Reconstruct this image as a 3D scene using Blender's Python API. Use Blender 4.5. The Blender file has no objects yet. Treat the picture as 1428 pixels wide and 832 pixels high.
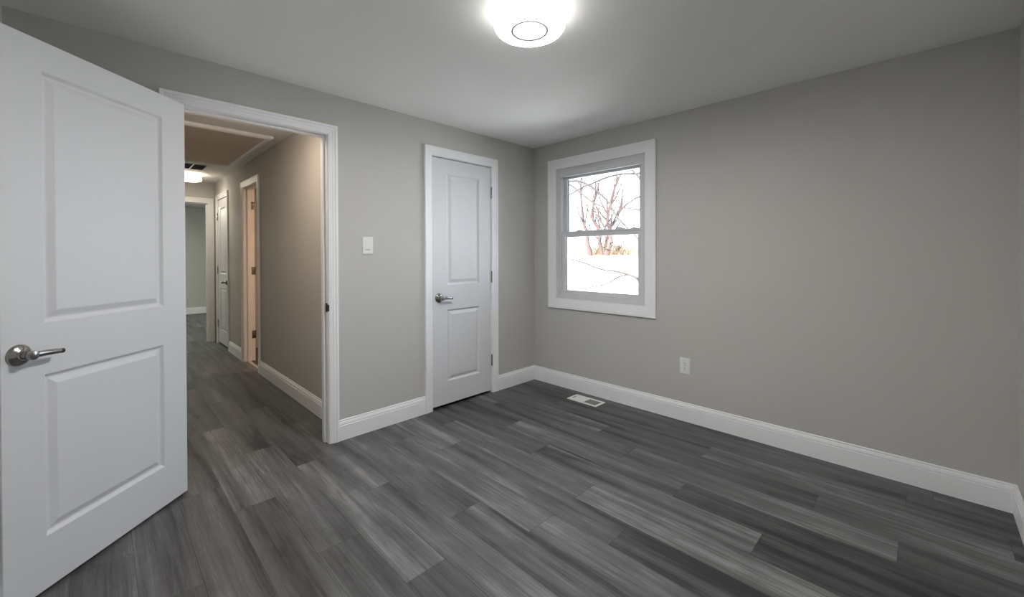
import bpy, bmesh, math, random
from mathutils import Vector, Matrix

SC = bpy.context.scene
COL = SC.collection
random.seed(7)

# ------------------------------------------------------------------ camera, sky, sun, exposure
cam_d = bpy.data.cameras.new('camera')
cam = bpy.data.objects.new('camera', cam_d)
COL.objects.link(cam)
Fv = Vector((-0.70797, 0.70620, -0.00694)).normalized()
Rv = Vector((0.70623, 0.70797, -0.00342))
Rv = (Rv - Fv * Rv.dot(Fv)).normalized()
Uv = Rv.cross(Fv)
cam.matrix_world = Matrix(((Rv.x, Uv.x, -Fv.x, 2.8419), (Rv.y, Uv.y, -Fv.y, -3.1544),
                           (Rv.z, Uv.z, -Fv.z, 1.2652), (0, 0, 0, 1)))
cam_d.sensor_fit = 'HORIZONTAL'
cam_d.sensor_width = 36.0
cam_d.lens = 576.19 / 1428 * 36.0
cam_d.shift_y = (360.25 - 416) / 1428
cam_d.clip_start = 0.02
SC.camera = cam

LAMP_ROOM, LAMP_HALL, LAMP_HALL2, LAMP_BATH, FILL_FAR = 238.0, 36.0, 55.0, 138.0, 350.0
SIDE = 0.016                                  # share of the drum side against its bottom face
world = bpy.data.worlds.new('sky')
SC.world = world
world.use_nodes = True
bg = world.node_tree.nodes['Background']
bg.inputs['Color'].default_value = (0.68, 0.83, 1.0, 1)
bg.inputs['Strength'].default_value = 6.0
sun_d = bpy.data.lights.new('sun', 'SUN')
sun_d.energy = 26.0
sun_d.angle = math.radians(1.0)
sun_d.color = (1.0, 0.93, 0.84)
sun = bpy.data.objects.new('sun', sun_d)
COL.objects.link(sun)
sun.rotation_euler = Vector((0.25, 0.62, -0.85)).to_track_quat('-Z', 'Y').to_euler()
sun.location = (0, -6, 8)

SC.view_settings.view_transform = 'Standard'
SC.view_settings.look = 'None'
SC.view_settings.exposure = 0.12
SC.view_settings.gamma = 1.0
SC.view_settings.use_curve_mapping = False

# ------------------------------------------------------------------ materials
def new_mat(name):
    m = bpy.data.materials.new(name)
    m.use_nodes = True
    return m, m.node_tree, m.node_tree.nodes['Principled BSDF']

def paint(name, rgb, rough=0.6, bump=0.02, scale=350.0, var=0.015, spec=0.5, metal=0.0, dist=0.001):
    m, nt, b = new_mat(name)
    tc = nt.nodes.new('ShaderNodeTexCoord')
    n = nt.nodes.new('ShaderNodeTexNoise')
    n.inputs['Scale'].default_value = scale
    n.inputs['Detail'].default_value = 3
    nt.links.new(tc.outputs['Object'], n.inputs['Vector'])
    bp = nt.nodes.new('ShaderNodeBump')
    bp.inputs['Strength'].default_value = bump
    bp.inputs['Distance'].default_value = dist
    nt.links.new(n.outputs['Fac'], bp.inputs['Height'])
    nt.links.new(bp.outputs['Normal'], b.inputs['Normal'])
    n2 = nt.nodes.new('ShaderNodeTexNoise')
    n2.inputs['Scale'].default_value = 1.7
    nt.links.new(tc.outputs['Object'], n2.inputs['Vector'])
    mx = nt.nodes.new('ShaderNodeMix')
    mx.data_type = 'RGBA'
    mx.inputs[6].default_value = (*[c * (1 - var) for c in rgb], 1)
    mx.inputs[7].default_value = (*[min(1, c * (1 + var)) for c in rgb], 1)
    nt.links.new(n2.outputs['Fac'], mx.inputs[0])
    nt.links.new(mx.outputs[2], b.inputs['Base Color'])
    b.inputs['Roughness'].default_value = rough
    b.inputs['Specular IOR Level'].default_value = spec
    b.inputs['Metallic'].default_value = metal
    return m

M_WALL = paint('greige_wall_paint', (0.555, 0.548, 0.530), 0.75, 0.10, 260, 0.02, 0.3)
M_CEIL = paint('ceiling_paint', (0.89, 0.89, 0.875), 0.85, 0.10, 200, 0.02, 0.2)
M_TRIM = paint('white_trim_paint', (0.915, 0.925, 0.955), 0.38, 0.03, 60, 0.01, 0.45)
M_DOOR = paint('white_door_paint', (0.740, 0.755, 0.790), 0.40, 0.05, 120, 0.01, 0.45)
M_VINYL = paint('white_vinyl', (0.68, 0.69, 0.72), 0.35, 0.01, 80, 0.01, 0.45)
M_PLATE = paint('white_plastic', (0.84, 0.84, 0.83), 0.32, 0.0, 50, 0.005, 0.5)
M_NICKEL = paint('satin_nickel', (0.36, 0.35, 0.335), 0.22, 0.02, 300, 0.04, 0.5, 1.0)
M_RING = paint('grey_ring_metal', (0.22, 0.22, 0.22), 0.5, 0.0, 100, 0.02, 0.2, 0.0)
M_DARKM = paint('dark_metal', (0.06, 0.06, 0.06), 0.4, 0.02, 200, 0.03, 0.5, 0.8)
M_DARK = paint('dark_plastic', (0.03, 0.03, 0.03), 0.6, 0.0, 50, 0.02, 0.3)
M_DUCT = paint('grey_damper_metal', (0.27, 0.275, 0.29), 0.55, 0.02, 90, 0.05, 0.4)
M_VENTW = paint('white_enamel', (0.80, 0.80, 0.78), 0.4, 0.02, 100, 0.01, 0.45)
M_HATCH = paint('hatch_panel_shaded', (0.78, 0.68, 0.58), 0.8, 0.05, 40, 0.05, 0.2)  # dull brown puts the shade on the hatch panel into its colour
M_STEEL = paint('brushed_aluminium', (0.80, 0.80, 0.80), 0.25, 0.03, 300, 0.02, 0.5, 1.0)
M_BARK = paint('tree_bark', (0.100, 0.071, 0.064), 0.95, 0.8, 30, 0.30, 0.1, 0, 0.02)
M_TWIG = paint('dark_twig_bark', (0.07, 0.060, 0.055), 0.95, 0.4, 60, 0.20, 0.1)
M_BRUSH = paint('dry_brush_stems', (0.26, 0.185, 0.125), 0.95, 0.2, 30, 0.30, 0.1)
M_GROUND = paint('pale_winter_ground', (0.80, 0.79, 0.77), 0.95, 0.6, 6, 0.05, 0.1, 0, 0.05)

def emit_mat(name, rgb, strength):
    m, nt, b = new_mat(name)
    b.inputs['Base Color'].default_value = (0.85, 0.85, 0.85, 1)
    b.inputs['Roughness'].default_value = 0.4
    b.inputs['Emission Color'].default_value = (*rgb, 1)
    b.inputs['Emission Strength'].default_value = strength
    return m

def glass_mat():
    m = bpy.data.materials.new('window_glass')
    m.use_nodes = True
    nt = m.node_tree
    nt.nodes.clear()
    out = nt.nodes.new('ShaderNodeOutputMaterial')
    tr = nt.nodes.new('ShaderNodeBsdfTransparent')
    tr.inputs['Color'].default_value = (0.95, 0.96, 0.96, 1)
    gl = nt.nodes.new('ShaderNodeBsdfGlossy')
    gl.inputs['Roughness'].default_value = 0.02
    fr = nt.nodes.new('ShaderNodeFresnel')
    fr.inputs['IOR'].default_value = 1.45
    mx = nt.nodes.new('ShaderNodeMixShader')
    nt.links.new(fr.outputs[0], mx.inputs[0])
    nt.links.new(tr.outputs[0], mx.inputs[1])
    nt.links.new(gl.outputs[0], mx.inputs[2])
    nt.links.new(mx.outputs[0], out.inputs[0])
    return m
M_GLASS = glass_mat()

def floor_mat():
    m, nt, b = new_mat('grey_vinyl_plank')
    N, L = nt.nodes, nt.links
    def math_(op, a, c, d=None):
        n = N.new('ShaderNodeMath'); n.operation = op
        for i, v in enumerate((a, c, d)):
            if v is None: continue
            if isinstance(v, (int, float)): n.inputs[i].default_value = v
            else: L.new(v, n.inputs[i])
        return n.outputs[0]
    at = N.new('ShaderNodeAttribute'); at.attribute_name = 'plank'
    sep = N.new('ShaderNodeSeparateColor'); L.new(at.outputs['Color'], sep.inputs[0])
    tone, ra, rb = sep.outputs
    uv = N.new('ShaderNodeUVMap'); uv.uv_map = 'plank_uv'
    su = N.new('ShaderNodeSeparateXYZ'); L.new(uv.outputs[0], su.inputs[0])
    u, v = su.outputs[0], su.outputs[1]
    uo = math_('MULTIPLY_ADD', ra, 37.0, u)
    vo = math_('MULTIPLY_ADD', rb, 23.0, v)
    def noise(sx, sy, det, dis=0.0, rough=0.5):
        c = N.new('ShaderNodeCombineXYZ')
        L.new(math_('MULTIPLY', uo, sx), c.inputs[0]); L.new(math_('MULTIPLY', vo, sy), c.inputs[1])
        n = N.new('ShaderNodeTexNoise')
        n.inputs['Scale'].default_value = 1.0; n.inputs['Detail'].default_value = det
        n.inputs['Distortion'].default_value = dis; n.inputs['Roughness'].default_value = rough
        L.new(c.outputs[0], n.inputs['Vector'])
        return n.outputs['Fac']
    band = noise(0.75, 10.0, 3, 0.5)
    streak = noise(1.7, 70.0, 5, 0.4, 0.6)
    grain = noise(9.0, 300.0, 3, 0.3, 0.6)
    blot = noise(5.0, 9.0, 4, 0.4)
    fac = math_('MULTIPLY', tone, 0.58)
    fac = math_('MULTIPLY_ADD', math_('SUBTRACT', band, 0.5), 1.25, fac)
    fac = math_('MULTIPLY_ADD', math_('SUBTRACT', streak, 0.5), 0.52, fac)
    fac = math_('MULTIPLY_ADD', math_('SUBTRACT', grain, 0.5), 0.55, fac)
    fac = math_('MULTIPLY_ADD', math_('SUBTRACT', blot, 0.5), 0.30, fac)
    fac = math_('MULTIPLY_ADD', math_('MAXIMUM', math_('SUBTRACT', 0.46, streak), 0.0), -0.75, fac)
    fac = math_('MULTIPLY_ADD', math_('MAXIMUM', math_('SUBTRACT', 0.44, band), 0.0), -0.7, fac)
    fac = math_('ADD', fac, 0.155)
    # sparse pale knots
    c = N.new('ShaderNodeCombineXYZ')
    L.new(math_('MULTIPLY', uo, 1.5), c.inputs[0]); L.new(math_('MULTIPLY', vo, 5.0), c.inputs[1])
    vr = N.new('ShaderNodeTexVoronoi'); vr.inputs['Scale'].default_value = 1.0
    L.new(c.outputs[0], vr.inputs['Vector'])
    kn = math_('MULTIPLY', math_('SUBTRACT', 0.10, vr.outputs['Distance']), 10.0)
    kn = math_('MAXIMUM', kn, 0.0)
    ring = math_('SINE', math_('MULTIPLY', vr.outputs['Distance'], 160.0), 0.0)
    fac = math_('MULTIPLY_ADD', math_('MULTIPLY', kn, ring), 0.14, fac)
    cr = N.new('ShaderNodeValToRGB')
    e = cr.color_ramp.elements
    e[0].position = 0.0; e[0].color = (0.034, 0.034, 0.037, 1)
    e[1].position = 1.0; e[1].color = (0.355, 0.357, 0.365, 1)
    k = e.new(0.5); k.color = (0.124, 0.125, 0.129, 1)
    L.new(fac, cr.inputs[0])
    # seams
    sw = 0.0014
    dv = math_('MINIMUM', v, math_('SUBTRACT', 0.184, v))
    du = math_('MINIMUM', u, math_('SUBTRACT', 1.26, u))
    d = math_('MINIMUM', dv, du)
    seam = math_('LESS_THAN', d, sw)
    mx = N.new('ShaderNodeMix'); mx.data_type = 'RGBA'
    L.new(math_('MULTIPLY', seam, 0.55), mx.inputs[0])
    L.new(cr.outputs[0], mx.inputs[6]); mx.inputs[7].default_value = (0.02, 0.02, 0.02, 1)
    L.new(mx.outputs[2], b.inputs['Base Color'])
    rg = math_('MULTIPLY_ADD', streak, 0.16, 0.38)
    L.new(rg, b.inputs['Roughness'])
    b.inputs['Specular IOR Level'].default_value = 0.34
    bp = N.new('ShaderNodeBump'); bp.inputs['Strength'].default_value = 0.25; bp.inputs['Distance'].default_value = 0.0012
    hh = math_('MULTIPLY_ADD', seam, -0.8, math_('MULTIPLY_ADD', grain, 0.5, streak))
    L.new(hh, bp.inputs['Height']); L.new(bp.outputs[0], b.inputs['Normal'])
    return m
M_FLOOR = floor_mat()

# ------------------------------------------------------------------ helpers
def obj(name, bm, mat, parent=None, kind=None, label=None, cat=None, group=None, smooth=None, matrix=None):
    if matrix is not None:
        bm.transform(matrix)
    bmesh.ops.recalc_face_normals(bm, faces=bm.faces)
    me = bpy.data.meshes.new(name)
    bm.to_mesh(me); bm.free()
    me.materials.append(mat)
    o = bpy.data.objects.new(name, me)
    COL.objects.link(o)
    if parent: o.parent = parent
    if smooth is not None:
        me.polygons.foreach_set('use_smooth', [True] * len(me.polygons))
        me.set_sharp_from_angle(angle=math.radians(smooth))
    tag(o, kind, label, cat, group)
    return o

def tag(o, kind=None, label=None, cat=None, group=None):
    if kind: o['kind'] = kind
    if label: o['label'] = label
    if cat: o['category'] = cat
    if group: o['group'] = group
    return o

def empty(name, loc=(0, 0, 0), rz=0.0, **kw):
    o = bpy.data.objects.new(name, None)
    o.empty_display_size = 0.1
    o.location = loc; o.rotation_euler = (0, 0, rz)
    COL.objects.link(o)
    return tag(o, **kw)

def copy_tree(o, parent=None):
    c = o.copy(); COL.objects.link(c)
    c.parent = parent
    for ch in list(o.children):
        copy_tree(ch, c)
    return c

def box(bm, x0, x1, y0, y1, z0, z1, bev=0.0):
    t = bmesh.new() if bev else bm
    vs = [t.verts.new((x, y, z)) for x in (x0, x1) for y in (y0, y1) for z in (z0, z1)]
    for f in ((0, 1, 3, 2), (4, 6, 7, 5), (0, 4, 5, 1), (2, 3, 7, 6), (0, 2, 6, 4), (1, 5, 7, 3)):
        t.faces.new([vs[i] for i in f])
    if bev:
        bmesh.ops.recalc_face_normals(t, faces=t.faces)
        bmesh.ops.bevel(t, geom=t.edges[:], offset=bev, segments=2, affect='EDGES', profile=0.6)
        me = bpy.data.meshes.new('tmp'); t.to_mesh(me); t.free()
        bm.from_mesh(me); bpy.data.meshes.remove(me)

def lathe(bm, prof, seg=48, mtx=None, cap0=False, cap1=False):
    rings = []
    for r, h in prof:
        ring = []
        for i in range(seg):
            a = 2 * math.pi * i / seg
            p = Vector((r * math.cos(a), r * math.sin(a), h))
            if mtx: p = mtx @ p
            ring.append(bm.verts.new(p))
        rings.append(ring)
    for a, b in zip(rings, rings[1:]):
        for i in range(seg):
            bm.faces.new((a[i], a[(i + 1) % seg], b[(i + 1) % seg], b[i]))
    if cap0: bm.faces.new(rings[0])
    if cap1: bm.faces.new(rings[-1])

def tube(bm, pts, radii, seg=8, flat=None, up=Vector((0, 0, 1))):
    pts = [Vector(p) for p in pts]
    rings = []
    for i, p in enumerate(pts):
        d = (pts[min(i + 1, len(pts) - 1)] - pts[max(i - 1, 0)]).normalized()
        ref = up if abs(d.dot(up)) < 0.95 else Vector((1, 0, 0))
        s = d.cross(ref).normalized(); t = s.cross(d)
        r = radii[i] if isinstance(radii, (list, tuple)) else radii
        rs, rt = (r if isinstance(r, tuple) else (r, r))
        rings.append([bm.verts.new(p + s * rs * math.cos(2 * math.pi * k / seg) + t * rt * math.sin(2 * math.pi * k / seg)) for k in range(seg)])
    for a, b in zip(rings, rings[1:]):
        for k in range(seg):
            bm.faces.new((a[k], a[(k + 1) % seg], b[(k + 1) % seg], b[k]))
    bm.faces.new(rings[0]); bm.faces.new(rings[-1])

def smooth_path(pts, n=6):
    pts = [Vector(p) for p in pts]
    out = []
    for i in range(len(pts) - 1):
        p0, p1, p2, p3 = pts[max(i - 1, 0)], pts[i], pts[i + 1], pts[min(i + 2, len(pts) - 1)]
        for k in range(n):
            t = k / n
            out.append(0.5 * ((2 * p1) + (p2 - p0) * t + (2 * p0 - 5 * p1 + 4 * p2 - p3) * t * t + (3 * p1 - p0 - 3 * p2 + p3) * t ** 3))
    out.append(pts[-1])
    return out

def mould(bm, rails, prof, closed=False):
    """rails: function d -> list of 3-D points lying at offset d; prof: (d, height); normal: third arg of rails"""
    rows = [[bm.verts.new(p) for p in rails(d, h)] for d, h in prof]
    n = len(rows[0])
    for a, b in zip(rows, rows[1:]):
        for i in range(n if closed else n - 1):
            j = (i + 1) % n
            bm.faces.new((a[i], a[j], b[j], b[i]))
    for i in range(n if closed else n - 1):          # back face against the wall
        j = (i + 1) % n
        bm.faces.new((rows[-1][i], rows[-1][j], rows[0][j], rows[0][i]))
    if not closed:
        bm.faces.new([r[0] for r in rows]); bm.faces.new([r[-1] for r in rows])

def casing_profile(w):
    return [(0, 0), (0, 0.008), (0.003, 0.010), (0.010, 0.010), (0.012, 0.0115), (w * 0.42, 0.0125), (w * 0.46, 0.0145),
            (w * 0.70, 0.0155), (w * 0.74, 0.0185), (w * 0.80, 0.0195), (w * 0.96, 0.0195), (w, 0.017), (w, 0)]

BB_PROF = [(0.0, 0.0), (0.0140, 0.0), (0.0140, 0.1005), (0.0108, 0.1020), (0.0108, 0.1045), (0.0126, 0.1065), (0.0124, 0.1120), (0.0105, 0.1190),
           (0.0078, 0.1260), (0.0050, 0.1280), (0.0050, 0.1300), (0.0066, 0.1320), (0.0064, 0.1370), (0.0042, 0.1400), (0.0, 0.1405)]
def baseboard(name, p0, p1, nrm, m0=0.0, m1=0.0, **kw):
    p0, p1, nrm = Vector(p0), Vector(p1), Vector(nrm)
    d = (p1 - p0).normalized()
    bm = bmesh.new()
    a = [bm.verts.new((*(p0 + nrm * t + d * m0 * t), z)) for t, z in BB_PROF]
    b = [bm.verts.new((*(p1 + nrm * t + d * m1 * t), z)) for t, z in BB_PROF]
    n = len(a)
    for i in range(n):
        j = (i + 1) % n
        bm.faces.new((a[i], a[j], b[j], b[i]))
    bm.faces.new(a); bm.faces.new(b)
    return obj(name, bm, M_TRIM, kind='structure', **kw)

# ------------------------------------------------------------------ shell
H = 2.36
def wall(name, boxes, mat=M_WALL, **kw):
    bm = bmesh.new()
    for b in boxes: box(bm, *b)
    return obj(name, bm, mat, kind='structure', **kw)

XR, YD = 3.158, -3.449
EY0, EY1, EZ = -2.865, -2.071, 2.081       # entry opening between jamb faces
CY0, CY1, CZ = -1.238, -0.592, 2.083       # closet opening
JT = 0.018
wall('wall_left', [(-0.115, 0, YD - 0.1, EY0 - JT, 0, H), (-0.115, 0, EY1 + JT, CY0 - JT, 0, H), (-0.115, 0, CY1 + JT, 0, 0, H),
                   (-0.115, 0, EY0 - JT, EY1 + JT, EZ + JT, H), (-0.115, 0, CY0 - JT, CY1 + JT, CZ + JT, H)],
     label='grey painted wall with the open doorway and closet door', cat='wall')
WX0, WX1, WZ0, WZ1 = 0.285, 1.232, 0.842, 2.108
wall('wall_right', [(-8.8, WX0, 0, 0.16, 0, H), (WX1, XR + 0.12, 0, 0.16, 0, H), (WX0, WX1, 0, 0.16, 0, WZ0), (WX0, WX1, 0, 0.16, WZ1, H)],
     label='long grey painted wall holding the window', cat='wall')
wall('wall_front', [(XR, XR + 0.12, YD - 0.12, 0, 0, H)], label='grey wall at the right edge of the photo', cat='wall')
wall('wall_rear', [(0, XR, YD - 0.12, YD, 0, H)], label='grey wall behind the open door', cat='wall')
HW = -1.93                                  # hall right wall face
BX0, BX1, BZ = -2.945, -2.315, 2.081        # bathroom opening
LX0, LX1, LZ = -4.452, -3.818, 2.081        # linen door opening
wall('wall_hall_right', [(-0.115, BX1 + JT, HW, HW + 0.115, 0, H), (BX0 - JT, LX1 + JT, HW, HW + 0.115, 0, H), (LX0 - JT, -4.775, HW, HW + 0.115, 0, H),
                         (BX1 + JT, BX0 - JT, HW, HW + 0.115, BZ + JT, H), (LX1 + JT, LX0 - JT, HW, HW + 0.115, LZ + JT, H)],
     label='hall wall on the right with two doorways', cat='wall')
wall('wall_hall_left', [(-4.66, -0.115, -3.05, -2.95, 0, H)], label='left wall of the hall', cat='wall')
FY0, FY1, FZ = -2.80, -2.022, 2.050
wall('wall_hall_end', [(-4.775, -4.66, -3.05, FY0 - JT, 0, H), (-4.775, -4.66, FY1 + JT, HW + 0.115, 0, H), (-4.775, -4.66, FY0 - JT, FY1 + JT, FZ + JT, H)],
     label='end wall of the hall around the far doorway', cat='wall')
wall('wall_far_room_back', [(-8.8, -8.64, -4.7, 0, 0, H)], label='greenish grey back wall of the far room', cat='wall')
wall('wall_far_room_left', [(-8.64, -4.66, -4.7, -4.6, 0, H)], label='left wall of the far room', cat='wall')
wall('wall_far_room_front', [(-4.775, -4.66, -4.6, -3.05, 0, H), (-4.775, -4.66, HW + 0.115, 0, 0, H)], label='front wall of the far room', cat='wall')
wall('wall_bath_side', [(-3.80, -3.70, HW + 0.115, 0, 0, H)], label='far side wall of the small side room', cat='wall')
wall('wall_closet_side', [(-0.95, -0.85, HW + 0.115, 0, 0, H)], label='side wall between closet and small side room', cat='wall')
wall('ceiling', [(-8.8, XR + 0.12, -4.7, 0.16, H, H + 0.15)], M_CEIL, label='flat white painted ceiling', cat='ceiling')

# floor: one mesh, one face per plank
PW, PL = 0.184, 1.26
JOINT = {1: 2.772, 2: 1.846, 3: 1.185, 4: 1.50, 5: 0.645, 6: 1.06, 7: 1.551, 8: 0.603, 12: 0.165, 13: 1.018, 14: 0.425, 16: 0.868,
         0: 0.35, 9: 0.30, 10: 1.22, 11: 0.72, 15: 0.10, 17: 0.45, 18: 1.2}
TONE = [(1, 2.2, .34), (1, 2.9, .28), (2, 1.2, .28), (2, 2.4, .62), (2, 3.13, .12), (3, .5, .60), (3, 1.8, .24), (3, 2.8, .66), (4, .9, .34),
        (4, 2.1, .62), (4, 3.0, .22), (5, .3, .24), (5, 1.2, .60), (5, 2.5, .16), (6, .6, .20), (6, 1.6, .55), (6, 2.8, .10), (7, 1., .50),
        (7, 2., .72), (7, .1, .40), (7, 3., .45), (8, .2, .62), (8, 1.2, .38), (8, 2.3, .06), (9, .1, .5), (9, 1., .50), (9, 2., .5), (10, .6, .40), (10, 1.7, .5),
        (10, 2.8, .6), (11, .2, .5), (11, 1.2, .48), (11, 2.4, .62), (12, -.5, .20), (12, .8, .66), (12, 2., .16), (13, .2, .42), (13, 1.5, .20), (14, -1.2, .22),
        (14, -.2, .62), (14, 1., .26), (15, .5, .36), (15, 1.9, .3), (16, .3, .40), (16, 1.2, .12), (13, -.6, .3), (15, -.7, .25)]
bm = bmesh.new()
uvl = bm.loops.layers.uv.new('plank_uv')
cl = bm.loops.layers.float_color.new('plank')
rng = random.Random(11)
for k in range(0, 26):
    yt = 0.0 if k == 0 else -0.117 - PW * (k - 1)
    yb = -0.117 - PW * k
    ph = JOINT.get(k, rng.random() * PL)
    x = ph - PL * math.ceil((ph + 8.75) / PL)
    while x < XR + 0.05:
        x0, x1 = x, min(x + PL, XR + 0.05)
        tn = rng.uniform(0.15, 0.5)
        for (tk, tx, tv) in TONE:
            if tk == k and x0 < tx < x + PL: tn = tv
        c = (tn, rng.random(), rng.random(), 1)
        vs = [bm.verts.new(p) for p in ((x0, yb, 0), (x1, yb, 0), (x1, yt, 0), (x0, yt, 0))]
        f = bm.faces.new(vs)
        off = PW - (yt - yb)
        for lp, uvv in zip(f.loops, ((0, 0), (x1 - x0, 0), (x1 - x0, yt - yb), (0, yt - yb))):
            lp[uvl].uv = uvv; lp[cl] = c
        x += PL
bm.normal_update()
obj('floor', bm, M_FLOOR, kind='structure', label='dark grey wood-look plank floor', cat='floor')

# ------------------------------------------------------------------ baseboards
baseboard('baseboard_right', (0, 0), (XR, 0), (0, -1), 1, -1, label='white baseboard under the window wall', cat='baseboard')
baseboard('baseboard_front', (XR, 0), (XR, YD), (-1, 0), 1, -1, label='white baseboard at the right edge of the photo', cat='baseboard')
baseboard('baseboard_rear', (XR, YD), (0, YD), (0, 1), 1, -1, label='white baseboard behind the open door', cat='baseboard')
baseboard('baseboard_left', (0, -0.517), (0, 0), (1, 0), 0, -1, label='short white baseboard between closet door and corner', cat='baseboard')
baseboard('baseboard_left', (0, -2.003), (0, -1.312), (1, 0), 0, 0, label='white baseboard below the light switch', cat='baseboard')
baseboard('baseboard_left', (0, YD), (0, -2.93), (1, 0), 1, 0, label='white baseboard hidden behind the door hinge', cat='baseboard')
baseboard('baseboard_hall', (-0.115, HW), (-2.243, HW), (0, -1), 0, 0, label='white baseboard along the near hall wall', cat='baseboard')
baseboard('baseboard_hall', (-3.017, HW), (-3.746, HW), (0, -1), 0, 0, label='short white baseboard between the two hall doorways', cat='baseboard')
baseboard('baseboard_far_room', (-8.64, -4.6), (-8.64, 0), (1, 0), 0, 0, label='white baseboard of the greenish far room', cat='baseboard')

# ------------------------------------------------------------------ door frames
def door_frame(name, origin, rz, width, height, depth, cw, label, slab_t=0.037, stop=True, both=False, stop_at=None):
    """local: x along the opening 0..width, y out of the near wall face (0), opening goes to y=-depth"""
    root = empty(name, (*origin, 0), rz, kind='structure', label=label, cat='door frame')
    rv = 0.004
    def rails_at(y0, sgn):
        def rails(d, h):
            y = y0 + sgn * h
            a, b, t = -rv - d, width + rv + d, height + rv + d
            return [(a, y, 0), (a, y, t), (b, y, t), (b, y, 0)]
        return rails
    bm = bmesh.new(); mould(bm, rails_at(0, 1), casing_profile(cw)); obj('casing', bm, M_TRIM, root)
    if both:
        bm = bmesh.new(); mould(bm, rails_at(-depth, -1), casing_profile(cw)); obj('casing', bm, M_TRIM, root)
    bm = bmesh.new()
    box(bm, -JT, 0, -depth, 0.0, 0, height + JT, 0.001); box(bm, width, width + JT, -depth, 0.0, 0, height + JT, 0.001)
    box(bm, 0, width, -depth, 0.0, height, height + JT, 0.001)
    obj('jamb', bm, M_TRIM, root)
    if stop:
        s0 = -slab_t - 0.002 if stop_at is None else stop_at
        s1 = s0 - 0.034
        bm = bmesh.new()
        box(bm, 0, 0.013, s1, s0, 0, height, 0.0015); box(bm, width - 0.013, width, s1, s0, 0, height, 0.0015)
        box(bm, 0.013, width - 0.013, s1, s0, height - 0.011, height, 0.0015)
        obj('door_stop', bm, M_TRIM, root)
    return root

# wall_left faces +x : local x -> -y, origin at the high-y jamb face
fr1 = door_frame('trim_1', (0, EY1), -math.pi / 2, EY1 - EY0, EZ, 0.115, 0.062, 'white casing and jamb around the open doorway to the hall')
fr2 = door_frame('trim_2', (0, CY1), -math.pi / 2, CY1 - CY0, CZ, 0.115, 0.071, 'white casing and jamb around the closed closet door')
# hall right wall faces -y : local x -> -x
fr3 = door_frame('trim_3', (BX1, HW), math.pi, BX1 - BX0, BZ, 0.115, 0.068, 'white casing and jamb of the warm lit doorway in the hall', stop_at=-0.035)
fr4 = door_frame('trim_4', (LX1, HW), math.pi, LX1 - LX0, LZ, 0.115, 0.068, 'white casing and jamb around the closed hall door')
# hall end wall faces +x
fr5 = door_frame('trim_5', (-4.66, FY1), -math.pi / 2, FY1 - FY0, FZ, 0.115, 0.072, 'white casing and jamb of the far doorway at the hall end', both=True, stop_at=-0.05)

# strike plate on the right jamb of the doorway (local x = 0 is the right jamb face)
bm = bmesh.new()
box(bm, 0.0, 0.0016, -0.036, -0.002, 0.889, 0.948, 0.0006)
pts = smooth_path([(0.0012, -0.004, 0), (0.0012, 0.004, 0), (0.000, 0.0115, 0), (-0.004, 0.0145, 0)], 4)
rows = [[bm.verts.new((p.x + o, p.y, z)) for p in pts] for z, o in ((0.897, 0), (0.940, 0))]
rows2 = [[bm.verts.new((p.x + 0.0016, p.y, z)) for p in pts] for z in (0.897, 0.940)]
for i in range(len(pts) - 1):
    bm.faces.new((rows[0][i], rows[0][i + 1], rows[1][i + 1], rows[1][i]))
    bm.faces.new((rows2[0][i], rows2[0][i + 1], rows2[1][i + 1], rows2[1][i]))
    bm.faces.new((rows[0][i], rows[0][i + 1], rows2[0][i + 1], rows2[0][i]))
    bm.faces.new((rows[1][i], rows[1][i + 1], rows2[1][i + 1], rows2[1][i]))
bm.faces.new((rows[0][-1], rows[1][-1], rows2[1][-1], rows2[0][-1]))
sp = obj('strike_plate', bm, M_DARKM, fr1, label='dark metal strike plate')
bm = bmesh.new(); box(bm, 0.0012, 0.0022, -0.026, -0.012, 0.905, 0.932, 0.0004); obj('latch_hole', bm, M_DARK, sp)

# ------------------------------------------------------------------ two-panel doors
def slab_mesh(W, z0, z1, px0, px1, lo, up, T=0.035):
    """visible face at y=0, slab towards -y"""
    bm = bmesh.new()
    ring = [(0, 0), (0.002, 0.0012), (0.005, 0.0042), (0.011, 0.0108), (0.014, 0.0124), (0.018, 0.0126), (0.022, 0.0114), (0.043, 0.0024), (0.047, 0.0020)]
    for (ys, sg) in ((0.0, -1), (-T, 1)):
        xs = [0, px0, px1, W]; zs = [z0, lo[0], lo[1], up[0], up[1], z1]
        vv = {(i, j): bm.verts.new((x, ys, z)) for i, x in enumerate(xs) for j, z in enumerate(zs)}
        for i in range(3):
            for j in range(5):
                if i == 1 and j in (1, 3): continue
                bm.faces.new((vv[i, j], vv[i + 1, j], vv[i + 1, j + 1], vv[i, j + 1]))
        for j in (1, 3):
            prev = [vv[1, j], vv[2, j], vv[2, j + 1], vv[1, j + 1]]
            for d, dep in ring[1:]:
                y = ys + sg * dep
                cur = [bm.verts.new(p) for p in ((px0 + d, y, zs[j] + d), (px1 - d, y, zs[j] + d), (px1 - d, y, zs[j + 1] - d), (px0 + d, y, zs[j + 1] - d))]
                for k in range(4):
                    bm.faces.new((prev[k], prev[(k + 1) % 4], cur[(k + 1) % 4], cur[k]))
                prev = cur
            bm.faces.new(prev)
        if ys == 0.0: front = vv
        else: back = vv
    def strip(keys):
        for a, b in zip(keys, keys[1:]):
            bm.faces.new((front[a], front[b], back[b], back[a]))
    strip([(0, j) for j in range(6)]); strip([(3, j) for j in range(6)])
    strip([(i, 0) for i in range(4)]); strip([(i, 5) for i in range(4)])
    return bm

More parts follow.
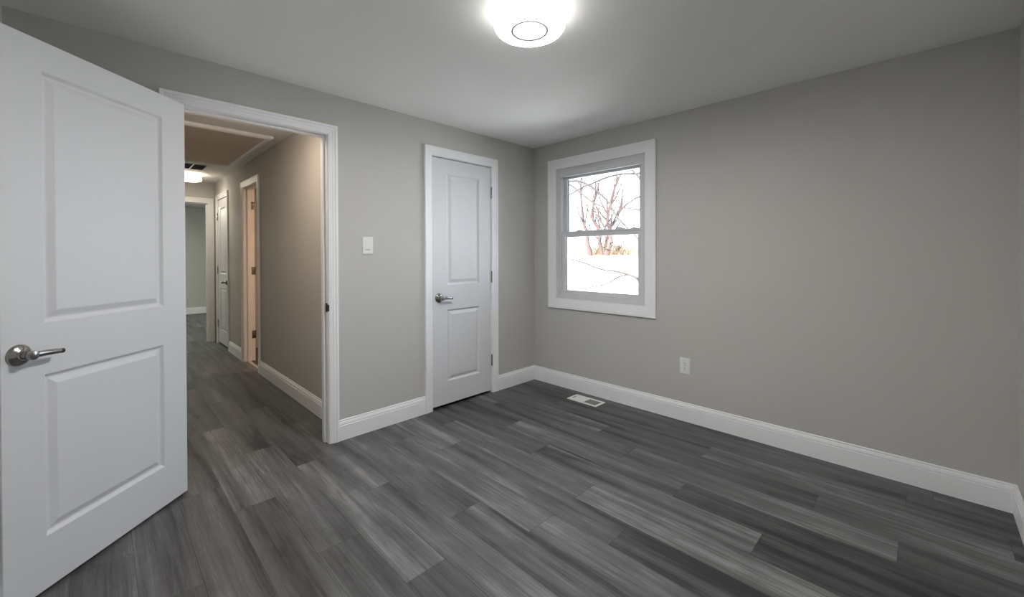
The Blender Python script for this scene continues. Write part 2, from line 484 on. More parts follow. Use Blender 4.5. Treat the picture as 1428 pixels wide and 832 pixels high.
def rosette_mesh():
    """axis along +y (out of the door)"""
    bm = bmesh.new()
    mt = Matrix.Rotation(-math.pi / 2, 4, 'X')
    lathe(bm, [(0.0385, 0.0), (0.0385, 0.0030), (0.0375, 0.0050), (0.0340, 0.0082), (0.0290, 0.0112), (0.0230, 0.0138), (0.0185, 0.0158), (0.0160, 0.0180), (0.0150, 0.0205), (0.0150, 0.0245)], 48, mt, True)
    prof = []
    h = 0.0245
    for i in range(5):                     # ribbed neck
        prof += [(0.0130, h), (0.0142, h + 0.0012), (0.0142, h + 0.0024), (0.0130, h + 0.0036)]
        h += 0.0042
    prof += [(0.0125, h), (0.0125, 0.050)]
    lathe(bm, [(0.0150, 0.0245)] + prof, 32, mt, False, True)
    return bm

def lever_mesh(dirn, L=0.099):
    bm = bmesh.new()
    mt = Matrix.Rotation(-math.pi / 2, 4, 'X')
    lathe(bm, [(0.0, 0.0400), (0.0150, 0.0405), (0.0165, 0.043), (0.0165, 0.057), (0.0150, 0.0605), (0.006, 0.0625), (0.0005, 0.0627)], 32, mt)
    pts = smooth_path([(0.004 * dirn, 0.0515, 0), (0.026 * dirn, 0.0520, 0.0005), (0.056 * dirn, 0.0510, -0.001), (0.080 * dirn, 0.0490, -0.003), (L * dirn, 0.0470, -0.005)], 5)
    n = len(pts)
    rad = []
    for i in range(n):
        t = i / (n - 1)
        a = 0.0125 * (1 - t) + 0.0085 * t
        rad.append((0.0075 * (1 - t) + 0.0055 * t, a))
    tube(bm, pts, rad, 16)
    return bm

def lever_tip(dirn, L=0.099):
    bm = bmesh.new()
    tube(bm, [((L - 0.004) * dirn, 0.0472, -0.0048), ((L + 0.006) * dirn, 0.0465, -0.0054), ((L + 0.009) * dirn, 0.0462, -0.0056)], [(0.0062, 0.0092), (0.0060, 0.0088), (0.0040, 0.0065)], 16)
    return bm

def hinge_mesh(mirror=1):
    """knuckle standing at x = 0, proud of the face at y = 0; leaves run into the gap"""
    bm = bmesh.new()
    for k in range(5):
        z = -0.048 + k * 0.0196
        lathe(bm, [(0.0062, z), (0.0066, z + 0.001), (0.0066, z + 0.0172), (0.0062, z + 0.0182)], 16, Matrix.Translation((0, 0.007, 0)), True, True)
    lathe(bm, [(0.0001, 0.0545), (0.004, 0.0535), (0.0058, 0.0505), (0.0058, 0.0495), (0.001, 0.0495)], 16, Matrix.Translation((0, 0.007, 0)))
    lathe(bm, [(0.0001, -0.0535), (0.004, -0.0525), (0.0058, -0.0495), (0.0058, -0.0485), (0.001, -0.0485)], 16, Matrix.Translation((0, 0.007, 0)))
    return bm

def panel_door(name, origin, rz, W, z0, z1, px0, px1, lo, up, handle, label, hinges=None):
    root = empty(name, (*origin, 0), rz, kind='structure', label=label, cat='door')
    bm = slab_mesh(W, z0, z1, px0, px1, lo, up)
    bmesh.ops.recalc_face_normals(bm, faces=bm.faces)
    ed = [e for e in bm.edges if len(e.link_faces) == 2 and abs(e.link_faces[0].normal.y) > .99 and abs(e.link_faces[1].normal.y) < .01 or
          len(e.link_faces) == 2 and abs(e.link_faces[1].normal.y) > .99 and abs(e.link_faces[0].normal.y) < .01]
    ed = [e for e in ed if all(v.co.y > -1e-5 or v.co.y < -0.0349 for v in e.verts)]
    bmesh.ops.bevel(bm, geom=ed, offset=0.0015, segments=2, affect='EDGES')
    obj('door_slab', bm, M_DOOR, root)
    hx, hz, dirn, sides = handle
    for side in sides:
        mt = Matrix.Translation((hx, 0, hz)) if side > 0 else Matrix.Translation((hx, -0.035, hz)) @ Matrix.Scale(-1, 4, (0, 1, 0))
        r = obj('door_handle', rosette_mesh(), M_NICKEL, root, label='satin nickel lever handle', smooth=40, matrix=mt)
        lv = obj('lever', lever_mesh(dirn), M_NICKEL, r, smooth=50, matrix=mt)
        obj('end_cap', lever_tip(dirn), M_DARKM, r, smooth=50, matrix=mt, label='dark tip of the lever')
    for (x, z) in hinges or []:
        obj('hinge', hinge_mesh(), M_NICKEL, root, label='satin nickel hinge', smooth=40, matrix=Matrix.Translation((x, 0, z)))
    return root

ang = math.atan2(-0.723, 0.690)
panel_door('door_1', (0.043, -2.829), ang, 0.790, 0.012, 2.077, 0.138, 0.658, (0.211, 0.824), (1.0185, 1.964), (0.738, 0.915, -1, (1, -1)),
           'white two-panel door standing open at the left edge, lever handle on its free side')
panel_door('door_2', (-0.001, -0.595), -math.pi / 2, 0.640, 0.022, 2.0745, 0.138, 0.492, (0.209, 0.813), (1.020, 1.953), (0.577, 0.9165, -1, (1,)),
           'closed white two-panel closet door beside the room corner', hinges=[(-0.003, 1.845), (-0.003, 1.070), (-0.003, 0.301)])
panel_door('door_3', (-3.820, HW - 0.001), math.pi, 0.630, 0.030, 2.076, 0.135, 0.495, (0.215, 0.82), (1.020, 1.955), (0.060, 0.915, 1, (1,)),
           'closed white two-panel door far down the hall', hinges=[(0.633, 1.845), (0.633, 1.070), (0.633, 0.301)])

# hinge leaves left on the warm lit jamb
for z in (1.882, 1.093, 0.318):
    bm = bmesh.new()
    box(bm, BX1 - BX0 - 0.0022, BX1 - BX0 + 0.0, -0.113, -0.078, z - 0.047, z + 0.047, 0.0006)
    lathe(bm, [(0.006, -0.047), (0.006, 0.047)], 14, Matrix.Translation((BX1 - BX0 - 0.004, -0.118, z)), True, True)
    obj('hinge_leaf', bm, M_NICKEL, fr3, label='nickel hinge leaf on the jamb', smooth=40)

# threshold strip of the warm lit doorway
bm = bmesh.new()
rows = []
for x in (BX0 + 0.001, BX1 - 0.001):
    rows.append([bm.verts.new((x, HW + 0.028 + dy, z)) for dy, z in ((0, 0), (0.004, 0.004), (0.012, 0.0065), (0.024, 0.0065), (0.032, 0.004), (0.036, 0))])
n = len(rows[0])
for i in range(n - 1): bm.faces.new((rows[0][i], rows[0][i + 1], rows[1][i + 1], rows[1][i]))
bm.faces.new((rows[0][0], rows[0][-1], rows[1][-1], rows[1][0])); bm.faces.new(rows[0]); bm.faces.new(rows[1])
obj('threshold_strip', bm, M_STEEL, label='shiny metal threshold strip on the floor of the warm lit hall doorway', cat='threshold')

# ------------------------------------------------------------------ window
wn = empty('window_1', (0, 0, 0), 0, kind='structure', label='white double-hung window with bare trees outside', cat='window')
def ring4(x0, x1, z0, z1, y0, sg):
    def rails(d, h):
        y = y0 + sg * h
        return [(x0 - d, y, z0 - d), (x1 + d, y, z0 - d), (x1 + d, y, z1 + d), (x0 - d, y, z1 + d)]
    return rails
bm = bmesh.new()
w = 0.095
mould(bm, ring4(0.295, 1.222, 0.852, 2.098, 0.0, -1),
      [(0, 0), (0, 0.008), (0.004, 0.012), (0.012, 0.012), (0.014, 0.0135), (0.044, 0.0145), (0.048, 0.017), (0.066, 0.0175), (0.070, 0.0205),
       (0.092, 0.0205), (w, 0.018), (w, 0)], True)
obj('window_casing', bm, M_TRIM, wn)
def frame_box(bm, x0, x1, z0, z1, y0, y1, l, r, b, t, bev=0.002):
    box(bm, x0, x0 + l, y0, y1, z0, z1, bev); box(bm, x1 - r, x1, y0, y1, z0, z1, bev)
    box(bm, x0 + l, x1 - r, y0, y1, z0, z0 + b, bev); box(bm, x0 + l, x1 - r, y0, y1, z1 - t, z1, bev)
bm = bmesh.new()
frame_box(bm, WX0, WX1, WZ0, WZ1, 0.016, 0.150, 0.053, 0.050, 0.045, 0.060)
frame_box(bm, WX0, WX1, WZ0, WZ1, 0.006, 0.020, 0.040, 0.037, 0.032, 0.036, 0.003)
box(bm, WX0 + 0.042, WX1 - 0.039, 0.010, 0.030, WZ1 - 0.088, WZ1 - 0.033, 0.003)
box(bm, WX0 + 0.042, WX1 - 0.039, 0.010, 0.031, WZ0 + 0.029, WZ0 + 0.057, 0.004)
box(bm, WX0 + 0.050, WX0 + 0.058, 0.062, 0.066, WZ0 + 0.05, WZ1 - 0.06)      # parting strips
box(bm, WX1 - 0.057, WX1 - 0.049, 0.062, 0.066, WZ0 + 0.05, WZ1 - 0.06)
obj('window_frame', bm, M_VINYL, wn)
FX0, FX1 = WX0 + 0.054, WX1 - 0.051
bm = bmesh.new()
frame_box(bm, FX0, FX1, 0.897, 1.493, 0.032, 0.060, 0.036, 0.042, 0.036, 0.053, 0.0025)
box(bm, FX0, FX1, 0.026, 0.034, 1.475, 1.493, 0.002)
lo_s = obj('sash', bm, M_VINYL, wn, label='lower sash')
bm = bmesh.new()
frame_box(bm, FX0, FX1, 1.448, 2.046, 0.068, 0.096, 0.036, 0.046, 0.050, 0.044, 0.0025)
up_s = obj('sash', bm, M_VINYL, wn, label='upper sash behind the lower one')
bm = bmesh.new(); box(bm, FX0 + 0.03, FX1 - 0.036, 0.050, 0.054, 0.927, 1.446); obj('glass_pane', bm, M_GLASS, lo_s)
bm = bmesh.new(); box(bm, FX0 + 0.03, FX1 - 0.040, 0.086, 0.090, 1.492, 2.008); obj('glass_pane', bm, M_GLASS, up_s)
for sash, ya, za, zb, xl, xr in ((lo_s, 0.0495, 0.933, 1.440, FX0 + 0.036, FX1 - 0.042), (up_s, 0.0855, 1.498, 2.002, FX0 + 0.036, FX1 - 0.046)):
    for x0 in (xl - 0.001, xr - 0.008):
        bm = bmesh.new(); box(bm, x0, x0 + 0.009, ya, ya + 0.006, za, zb); obj('glazing_strip', bm, M_DUCT, sash, label='dark glazing strip at the pane edge')
def sash_latch(x, wd, hgt):
    bm = bmesh.new()
    box(bm, x, x + wd, 0.034, 0.056, 1.492, 1.492 + hgt * 0.45, 0.002)
    pr = [(x + 0.006, 1.4925), (x + 0.012, 1.492 + hgt), (x + wd * 0.45, 1.492 + hgt * 1.05), (x + wd * 0.8, 1.492 + hgt * .6), (x + wd - 0.004, 1.4925)]
    a = [bm.verts.new((p[0], 0.037, p[1])) for p in pr]; b = [bm.verts.new((p[0], 0.052, p[1])) for p in pr]
    for i in range(len(pr)):
        j = (i + 1) % len(pr); bm.faces.new((a[i], a[j], b[j], b[i]))
    bm.faces.new(a); bm.faces.new(b)
    obj('sash_lock', bm, M_VINYL, lo_s)
sash_latch(0.505, 0.085, 0.014)
sash_latch(0.925, 0.085, 0.020)
sash_latch(1.075, 0.055, 0.012)

# ------------------------------------------------------------------ ceiling lights and an added far-room fill
def ceiling_light(loc, rgb, strength, label, group=None, side=0.14):
    root = empty('ceiling_light', loc, 0, label=label, cat='ceiling light', group=group)
    bm = bmesh.new()
    lathe(bm, [(0.001, 0), (0.140, 0), (0.140, -0.010), (0.128, -0.014), (0.001, -0.014)], 64)
    obj('mounting_pan', bm, M_PLATE, root, smooth=35)
    bm = bmesh.new()
    K = 0.945
    def kk(pr): return [(r * K, z) for r, z in pr]
    lathe(bm, kk([(0.125, -0.012), (0.148, -0.013), (0.158, -0.018), (0.160, -0.030), (0.157, -0.034), (0.163, -0.038), (0.166, -0.050), (0.162, -0.054),
               (0.168, -0.058), (0.168, -0.072), (0.165, -0.078), (0.163, -0.081), (0.156, -0.0862)]), 72)
    obj('diffuser_side', bm, emit_mat('lit_diffuser_side', rgb, strength * side), root, smooth=50)
    bm = bmesh.new()
    lathe(bm, kk([(0.156, -0.0862), (0.130, -0.0890), (0.103, -0.0895)]), 72)
    obj('diffuser', bm, emit_mat('lit_diffuser', rgb, strength), root, smooth=50)
    bm = bmesh.new()
    lathe(bm, kk([(0.103, -0.0895), (0.080, -0.0900), (0.001, -0.0905)]), 72)
    obj('dimmed_center', bm, emit_mat('dimmed_diffuser_center', rgb, 1.4), root, smooth=50)  # middle of the diffuser, dimmed so the grey ring shows against the glow
    bm = bmesh.new()
    lathe(bm, [(0.0755, -0.0890), (0.0755, -0.0918), (0.0765, -0.0924), (0.0815, -0.0924), (0.0825, -0.0918), (0.0825, -0.0890), (0.0755, -0.0890)], 72)
    obj('trim_ring', bm, M_RING, root, smooth=50, label='thin grey ring on the diffuser')
    return root
ceiling_light((1.585, -1.784, H), (1.0, 0.972, 0.925), LAMP_ROOM, 'large round glowing flush ceiling light with a thin grey ring', side=SIDE)
ceiling_light((-4.03, -2.335, H), (1.0, 0.86, 0.68), LAMP_HALL, 'small glowing round ceiling light seen far down the hall')
ceiling_light((-0.45, -2.50, H), (1.0, 0.79, 0.60), LAMP_HALL2, 'round ceiling light just inside the hall above the doorway, out of sight')
ceiling_light((-1.75, -0.80, H), (1.0, 0.62, 0.36), LAMP_BATH, 'warm ceiling light inside the small side room, out of sight')
ceiling_light((-6.5, -2.9, H), (0.95, 1.0, 0.86), FILL_FAR, 'added light in place of window daylight in the far greenish room, out of sight')  # unseen fill added for window daylight; its tint turns the room greenish

# ------------------------------------------------------------------ switch and outlet
sw = empty('light_switch', (0, -1.7885, 1.341), -math.pi / 2, label='white rocker light switch plate on the wall between the two doors', cat='light switch')
def plate(W, Hh, T=0.006):
    bm = bmesh.new()
    def rails(d, h):
        a, b = W / 2 - d, Hh / 2 - d
        return [(-a, h, -b), (a, h, -b), (a, h, b), (-a, h, b)]
    rows = [[bm.verts.new(p) for p in rails(d, h)] for d, h in ((0, 0), (0, 0.0025), (0.0015, 0.0045), (0.004, 0.0058), (0.006, T))]
    for a, b in zip(rows, rows[1:]):
        for i in range(4): bm.faces.new((a[i], a[(i + 1) % 4], b[(i + 1) % 4], b[i]))
    bm.faces.new(rows[0]); bm.faces.new(rows[-1])
    return bm
obj('cover_plate', plate(0.080, 0.124), M_PLATE, sw)
bm = bmesh.new()
box(bm, -0.0175, 0.0175, 0.005, 0.0085, -0.018, 0.036, 0.0012)
rk = obj('rocker', bm, M_PLATE, sw)
bm = bmesh.new()
box(bm, -0.0175, 0.0175, 0.005, 0.0080, -0.0345, -0.0195, 0.0012)
sl = obj('slide_bar', bm, M_PLATE, sw)
bm = bmesh.new(); box(bm, -0.014, 0.014, 0.0075, 0.0086, -0.0320, -0.0275, 0.0004); obj('slide_slot', bm, M_DUCT, sl, label='grey slot of the slide bar')
for z in (0.049, -0.049):
    bm = bmesh.new()
    lathe(bm, [(0.003, 0.0055), (0.003, 0.0066), (0.0022, 0.007), (0.0001, 0.0072)], 14, Matrix.Translation((0, 0, z)) @ Matrix.Rotation(-math.pi / 2, 4, 'X'))
    obj('screw', bm, M_PLATE, sw, smooth=40)

ol = empty('wall_outlet', (1.5447, 0, 0.4202), math.pi, label='white duplex electrical outlet low on the long grey wall', cat='electrical outlet')
obj('cover_plate', plate(0.077, 0.122), M_PLATE, ol)
for z in (0.0195, -0.0195):
    bm = bmesh.new()
    pts = []
    for i in range(40):
        a = 2 * math.pi * i / 40
        x, zz = 0.0172 * math.cos(a), 0.0172 * math.sin(a)
        zz = max(-0.0135, min(0.0135, zz))
        pts.append((x, zz))
    a_ = [bm.verts.new((x, 0.0055, z + q)) for x, q in pts]; b_ = [bm.verts.new((x * .97, 0.0082, z + q * .97)) for x, q in pts]
    for i in range(40): bm.faces.new((a_[i], a_[(i + 1) % 40], b_[(i + 1) % 40], b_[i]))
    bm.faces.new(b_)
    rc = obj('receptacle', bm, M_PLATE, ol)
    for x, hh in ((-0.0064, 0.0045), (0.0064, 0.0038)):
        bm = bmesh.new(); box(bm, x - 0.0012, x + 0.0012, 0.0078, 0.0085, z + 0.0045 - hh, z + 0.0045 + hh); obj('slot', bm, M_DARK, rc)
    bm = bmesh.new(); lathe(bm, [(0.0001, 0.0086), (0.0027, 0.0086), (0.0027, 0.0078)], 14, Matrix.Translation((0, 0, z - 0.0075)) @ Matrix.Rotation(-math.pi / 2, 4, 'X')); obj('ground_hole', bm, M_DARK, rc)
bm = bmesh.new(); lathe(bm, [(0.0028, 0.0055), (0.0028, 0.0066), (0.0001, 0.0072)], 14, Matrix.Rotation(-math.pi / 2, 4, 'X')); obj('screw', bm, M_NICKEL, ol, smooth=40)

# ------------------------------------------------------------------ floor register
fv = empty('floor_vent', (0.7515, -0.1665, 0), 0, label='white metal floor vent by the baseboard with one half open', cat='floor vent')
bm = bmesh.new()
W2, D2 = 0.151, 0.0735
ox = [-W2, -W2 + 0.018, -0.004, 0.004, W2 - 0.018, W2]
def sect(bm, x0, x1, y0, y1): box(bm, x0, x1, y0, y1, 0.0, 0.0055, 0.0012)
sect(bm, -W2, W2, -D2, -D2 + 0.022); sect(bm, -W2, W2, D2 - 0.022, D2)
sect(bm, -W2, -W2 + 0.022, -D2 + 0.02, D2 - 0.02); sect(bm, W2 - 0.022, W2, -D2 + 0.02, D2 - 0.02); sect(bm, -0.008, 0.008, -D2 + 0.02, D2 - 0.02)
obj('frame', bm, M_VENTW, fv)
bm = bmesh.new(); box(bm, 0.004, W2 - 0.019, -D2 + 0.018, D2 - 0.018, 0.0003, 0.0012); obj('damper', bm, M_DUCT, fv, label='grey damper plate')
bm = bmesh.new(); box(bm, -W2 + 0.019, -0.004, -D2 + 0.018, D2 - 0.018, 0.0003, 0.0016); obj('closed_plate', bm, M_VENTW, fv)
def louver(x0, x1, y, tilt, mat):
    bm = bmesh.new()
    dx = 0.0042
    pr = [(-dx, 0.0018), (-dx + 0.001, 0.0012), (dx, 0.0046), (dx - 0.001, 0.0052)] if tilt > 0 else [(-dx, 0.0046), (-dx + 0.001, 0.0052), (dx, 0.0018), (dx - 0.001, 0.0012)]
    a = [bm.verts.new((x0, y + q, z)) for q, z in pr]; b = [bm.verts.new((x1, y + q, z)) for q, z in pr]
    for i in range(4): bm.faces.new((a[i], a[(i + 1) % 4], b[(i + 1) % 4], b[i]))
    bm.faces.new(a); bm.faces.new(b)
    obj('louver', bm, mat, fv)
for i in range(8):
    y = -D2 + 0.0275 + i * 0.0132
    louver(-W2 + 0.021, -0.007, y, 1, M_VENTW)
for i in range(5):
    y = -D2 + 0.030 + i * 0.0215
    bm = bmesh.new(); box(bm, 0.007, W2 - 0.021, y - 0.0012, y + 0.0012, 0.0012, 0.0045); obj('louver', bm, M_DUCT, fv, label='grey louver of the open half')
bm = bmesh.new(); box(bm, -W2 + 0.030, -W2 + 0.034, -0.03, 0.02, 0.0042, 0.0085, 0.0006); obj('lever_tab', bm, M_DUCT, fv, label='small grey lever slot')

# ------------------------------------------------------------------ hall ceiling: hatch and return grille
ht = empty('attic_hatch', (-2.21, -2.385, H), 0, label='attic hatch with pale moulding in the hall ceiling', cat='attic hatch')
bm = bmesh.new()
hx, hy = 0.84, 0.36
def hrails(d, h):
    a, b = hx - d, hy - d
    return [(-a, -b, -0.0002 - h), (a, -b, -0.0002 - h), (a, b, -0.0002 - h), (-a, b, -0.0002 - h)]
mould(bm, hrails, [(0, 0), (0, 0.020), (0.006, 0.026), (0.014, 0.031), (0.040, 0.031), (0.050, 0.024), (0.050, 0)], True)
obj('moulding', bm, M_TRIM, ht)
bm = bmesh.new(); box(bm, -hx + .045, hx - .045, -hy + .045, hy - .045, -0.012, -0.0002, 0.002); obj('hatch_panel', bm, M_HATCH, ht, label='hatch panel with its shade put into a dull brown colour')

cv = empty('return_vent', (-3.40, -2.365, H), 0, label='white return air grille in the hall ceiling before the far light', cat='air vent')
bm = bmesh.new()
box(bm, -0.215, 0.215, -0.15, -0.125, -0.012, -0.0002, 0.002); box(bm, -0.215, 0.215, 0.125, 0.15, -0.012, -0.0002, 0.002)
box(bm, -0.215, -0.185, -0.125, 0.125, -0.012, -0.0002, 0.002); box(bm, 0.185, 0.215, -0.125, 0.125, -0.012, -0.0002, 0.002)
box(bm, -0.185, 0.185, -0.006, 0.006, -0.012, -0.0002, 0.002)
obj('frame', bm, M_VENTW, cv)
bm = bmesh.new(); box(bm, -0.186, 0.186, -0.126, 0.126, -0.0025, -0.0003); obj('duct_opening', bm, M_DARKM, cv, label='dark duct opening')
for s in (-1, 1):
    for i in range(9):
        bm = bmesh.new()
        x = -0.165 + i * 0.041
        y0, y1 = (0.006, 0.125) if s > 0 else (-0.125, -0.006)
        pr = [(x, -0.003), (x + 0.0015, -0.003), (x + 0.009, -0.011), (x + 0.0075, -0.011)]
        a = [bm.verts.new((q, y0, z)) for q, z in pr]; b = [bm.verts.new((q, y1, z)) for q, z in pr]
        for k in range(4): bm.faces.new((a[k], a[(k + 1) % 4], b[(k + 1) % 4], b[k]))
        bm.faces.new(a); bm.faces.new(b)
        obj('blade', bm, M_DUCT, cv, label='grey grille blade')

# ------------------------------------------------------------------ outside: ground, trees, brush
bm = bmesh.new()
nx, ny = 60, 50
gr = random.Random(3)
def gz(x, y):
    if y < 12: z = -0.55 + (y - 0.3) / 11.7 * 1.80
    else: z = 1.25 + 0.10 * math.sin(min((y - 12) / 6, 1.0) * math.pi / 2) - max(0, y - 18) * 0.12
    return z + 0.03 * math.sin(x * 1.3 + y * .7) * min(1, max(0, abs(y - 12) / 3))
vv = [[bm.verts.new((-24 + 36 * i / nx, 0.25 + 27 * j / ny, gz(-24 + 36 * i / nx, 0.25 + 27 * j / ny))) for j in range(ny + 1)] for i in range(nx + 1)]
for i in range(nx):
    for j in range(ny):
        bm.faces.new((vv[i][j], vv[i + 1][j], vv[i + 1][j + 1], vv[i][j + 1]))
bm.normal_update()
obj('ground', bm, M_GROUND, kind='structure', label='pale sloping winter ground outside the window', cat='ground', smooth=60)

def twig_tree(name, path, r0, r1, label, seed, twigs=10, mat=M_BARK, group=None, tl=1.3, root=None):
    rg = random.Random(seed)
    pts = smooth_path(path, 4)
    base = root.location.copy() if root else pts[0]
    root = root or empty(name, base, 0, label=label, cat='tree', group=group)
    loc = [p - base for p in pts]
    loc[0] = loc[0] - Vector((0, 0, 0.05))
    n = len(loc)
    bm = bmesh.new()
    tube(bm, loc, [1.25 * r0 * (1 - i / (n - 1)) + r1 * i / (n - 1) for i in range(n)], 8)
    obj('trunk', bm, mat, root, smooth=60)
    for k in range(twigs):
        i = rg.randint(n // 4, n - 2)
        p = loc[i]
        dx, dy = rg.uniform(-1, 1), rg.uniform(-.6, .6)
        L = rg.uniform(.5, 1.) * tl
        q = [p, p + Vector((dx * .35, dy * .35, .32)) * L, p + Vector((dx * .7, dy * .7, .75)) * L, p + Vector((dx * .9, dy * .9, 1.25)) * L]
        sp_ = smooth_path(q, 3)
        bm = bmesh.new()
        tube(bm, sp_, [0.034 * (1 - j / len(sp_)) + 0.012 for j in range(len(sp_))], 5)
        for t in range(3):
            b = sp_[rg.randint(3, len(sp_) - 2)]
            e = b + Vector((rg.uniform(-.5, .5), rg.uniform(-.3, .3), rg.uniform(.1, .5))) * L
            tube(bm, [b, (b + e) / 2 + Vector((0, 0, .05)), e], [0.017, 0.014, 0.008], 4)
        obj('branch', bm, mat, root, smooth=60)
    return root
T1 = [(-7.499, 12.0, 1.258), (-7.616, 12.05, 1.558), (-7.734, 12.1, 1.878), (-7.789, 12.15, 2.13), (-7.952, 12.2, 2.567), (-8.026, 12.2, 2.807), (-8.212, 12.333, 3.647), (-8.354, 12.467, 4.264), (-8.399, 12.6, 4.999)]
T2 = [(-7.082, 12.3, 1.256), (-7.159, 12.325, 1.519), (-7.276, 12.35, 1.837), (-7.263, 12.375, 2.083), (-7.37, 12.4, 2.476), (-7.68, 12.4, 2.989), (-7.723, 12.533, 3.465), (-7.651, 12.667, 4.05), (-7.578, 12.8, 4.522)]
T3 = [(-6.693, 12.0, 1.256), (-6.646, 12.05, 1.51), (-6.541, 12.1, 1.779), (-6.61, 12.15, 2.087), (-6.699, 12.2, 2.501), (-6.781, 12.2, 2.804), (-6.789, 12.35, 3.221), (-6.775, 12.5, 3.677), (-6.695, 12.65, 4.206), (-6.573, 12.8, 4.656)]
T4 = [(-7.19, 12.5, 1.256), (-7.068, 12.5, 1.589), (-7.007, 12.5, 1.903), (-6.946, 12.5, 2.145), (-6.786, 12.5, 2.451), (-6.817, 12.6, 2.568), (-6.663, 12.733, 2.94), (-6.406, 12.867, 3.303), (-6.111, 13.0, 3.585)]
twig_tree('bare_tree', T1, 0.085, 0.035, 'single bare trunk leaning left, leftmost on the slope outside the window', 1, twigs=8, tl=0.9)
clump = twig_tree('bare_tree', T3, 0.090, 0.030, 'three-stemmed bare tree in the middle of the slope outside the window', 3)
twig_tree('', T2, 0.080, 0.025, '', 2, root=clump)
twig_tree('', T4, 0.070, 0.020, '', 4, root=clump)
# dry brush around the trunks: nobody could count its stems
bm = bmesh.new()
rg = random.Random(21)
for i in range(420):
    x = rg.gauss(-7.3, 1.1); y = rg.uniform(12.3, 13.6)
    if not -9.8 < x < -5.4: continue
    z0 = gz(x, y) - 0.03
    h = rg.uniform(0.25, 0.85) * (1.0 if abs(x + 7.1) < 0.9 else 0.6)
    dx = rg.uniform(-.55, .55)
    tube(bm, [(x, y, z0), (x + dx * .4, y, z0 + h * .6), (x + dx, y + rg.uniform(-.2, .2), z0 + h * rg.uniform(.7, 1.05))], [0.016, 0.013, 0.007], 3)
obj('dry_brush', bm, M_BRUSH, kind='stuff', label='tangle of dry brown brush around the tree trunks outside', cat='brush')

def near_tree(name, base, trunk_pts, r, limbs, label):
    root = empty(name, base, 0, label=label, cat='tree')
    B = Vector(base)
    bm = bmesh.new(); p = smooth_path([Vector(q) - B for q in trunk_pts], 5)
    tube(bm, p, [r * (1 - .6 * i / len(p)) for i in range(len(p))], 10)
    obj('trunk', bm, M_TWIG, root, smooth=60)
    for pts, r0, r1 in limbs:
        q = smooth_path([Vector(a) - B for a in pts], 5)
        bm = bmesh.new(); tube(bm, q, [r0 * (1 - i / (len(q) - 1)) + r1 * i / (len(q) - 1) for i in range(len(q))], 6)
        obj('branch', bm, M_TWIG, root, smooth=60)
arch = [(-3.172, 4.6, 2.654), (-2.912, 4.489, 2.666), (-2.522, 4.378, 2.755), (-2.198, 4.267, 2.786), (-1.829, 4.156, 2.832), (-1.502, 4.044, 2.842), (-1.212, 3.933, 2.815), (-0.971, 3.822, 2.767), (-0.776, 3.711, 2.73), (-0.556, 3.6, 2.665)]
l2 = [(-3.222, 4.6, 3.015), (-2.944, 4.5, 2.888), (-2.678, 4.4, 2.737), (-2.421, 4.3, 2.565), (-2.175, 4.2, 2.42), (-1.938, 4.1, 2.309), (-1.711, 4.0, 2.228)]
trb = [(-0.873, 3.4, 2.879), (-0.72, 3.333, 2.718), (-0.589, 3.267, 2.602), (-0.43, 3.2, 2.465)]
r1 = [(-0.876, 4.2, 2.075), (-1.128, 4.275, 2.15), (-1.298, 4.35, 2.19), (-1.533, 4.425, 2.226), (-1.697, 4.5, 2.177)]
r2 = [(-0.977, 4.4, 2.415), (-1.28, 4.525, 2.425), (-1.483, 4.65, 2.377), (-1.694, 4.775, 2.325), (-1.934, 4.9, 2.196)]
diag = [(-2.428, 5.2, 2.566), (-2.229, 5.1, 2.37), (-2.037, 5.0, 2.135), (-1.829, 4.9, 1.973), (-1.628, 4.8, 1.819), (-1.395, 4.7, 1.652), (-1.19, 4.6, 1.45)]
low = [(-2.571, 3.6, 1.186), (-2.277, 3.542, 1.178), (-2.093, 3.483, 1.173), (-1.916, 3.425, 1.149), (-1.689, 3.367, 1.106), (-1.524, 3.308, 1.062), (-1.364, 3.25, 1.029), (-1.16, 3.192, 0.999), (-0.948, 3.133, 0.989), (-0.775, 3.075, 0.97), (-0.594, 3.017, 0.937), (-0.462, 2.958, 0.905), (-0.293, 2.9, 0.85)]
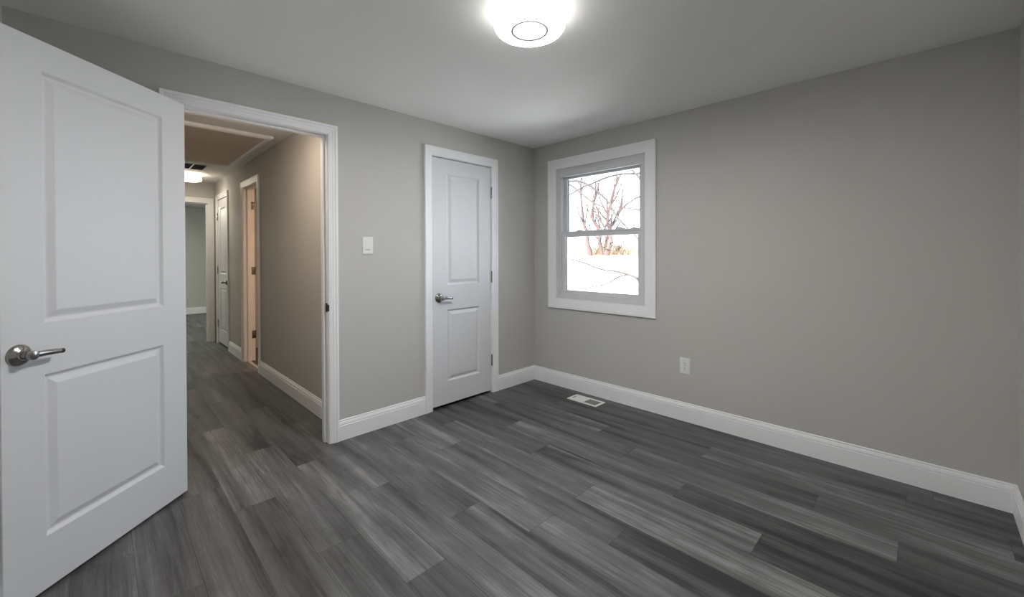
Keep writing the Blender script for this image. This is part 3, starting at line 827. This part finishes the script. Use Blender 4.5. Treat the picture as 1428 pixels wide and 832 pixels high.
low2 = [(-1.646, 3.2, 0.645), (-1.379, 3.169, 0.712), (-1.159, 3.138, 0.749), (-1.026, 3.106, 0.796), (-0.897, 3.075, 0.869), (-0.772, 3.044, 0.918), (-0.621, 3.013, 0.939), (-0.531, 2.981, 0.917), (-0.472, 2.95, 0.905)]
near_tree('bare_tree', (0.75, 3.7, gz(.75, 3.7)), [(0.75, 3.7, gz(.75, 3.7) - .05), (0.72, 3.7, 1.0), (0.66, 3.68, 2.2), (0.7, 3.7, 3.6)], 0.07,
          [([(0.66, 3.68, 2.2), (0.1, 3.62, 2.5)] + arch[::-1], 0.030, 0.014), ([(0.66, 3.68, 1.6), (-.2, 3.95, 1.85)] + r1, 0.024, 0.011),
           ([(0.66, 3.68, 1.9), (-.2, 4.0, 2.25)] + r2, 0.024, 0.011), ([(0.66, 3.68, 2.0), (0.1, 3.3, 2.2)] + trb[::-1] + [(-1.1, 3.5, 3.2)], 0.026, 0.014)],
          'bare tree just right of the window sending an arching branch across the top pane')
near_tree('bare_tree', (-4.3, 4.8, gz(-4.3, 4.8)), [(-4.3, 4.8, gz(-4.3, 4.8) - .05), (-4.25, 4.8, 1.5), (-4.3, 4.75, 3.0), (-4.2, 4.8, 4.4)], 0.08,
          [([(-4.3, 4.75, 3.0), (-3.8, 4.7, 3.2)] + l2, 0.030, 0.014), ([(-4.3, 4.76, 2.8), (-3.4, 5.1, 3.1), (-2.9, 5.2, 2.95)] + diag, 0.030, 0.014)],
          'bare tree left of the window sending thin drooping branches across the panes')
near_tree('bare_shrub', (0.15, 2.8, gz(.15, 2.8)), [(0.15, 2.8, gz(.15, 2.8) - .05), (0.1, 2.8, 0.3), (-0.05, 2.85, 0.62)], 0.03,
          [([(0.05, 2.82, 0.45)] + low[::-1], 0.020, 0.015), ([(0.0, 2.82, 0.5), (-.25, 2.88, .75)] + low2[::-1], 0.016, 0.011)],
          'low bare shrub with two thin wavy stems across the bottom pane')
bpy.data.objects['bare_shrub']['category'] = 'shrub'
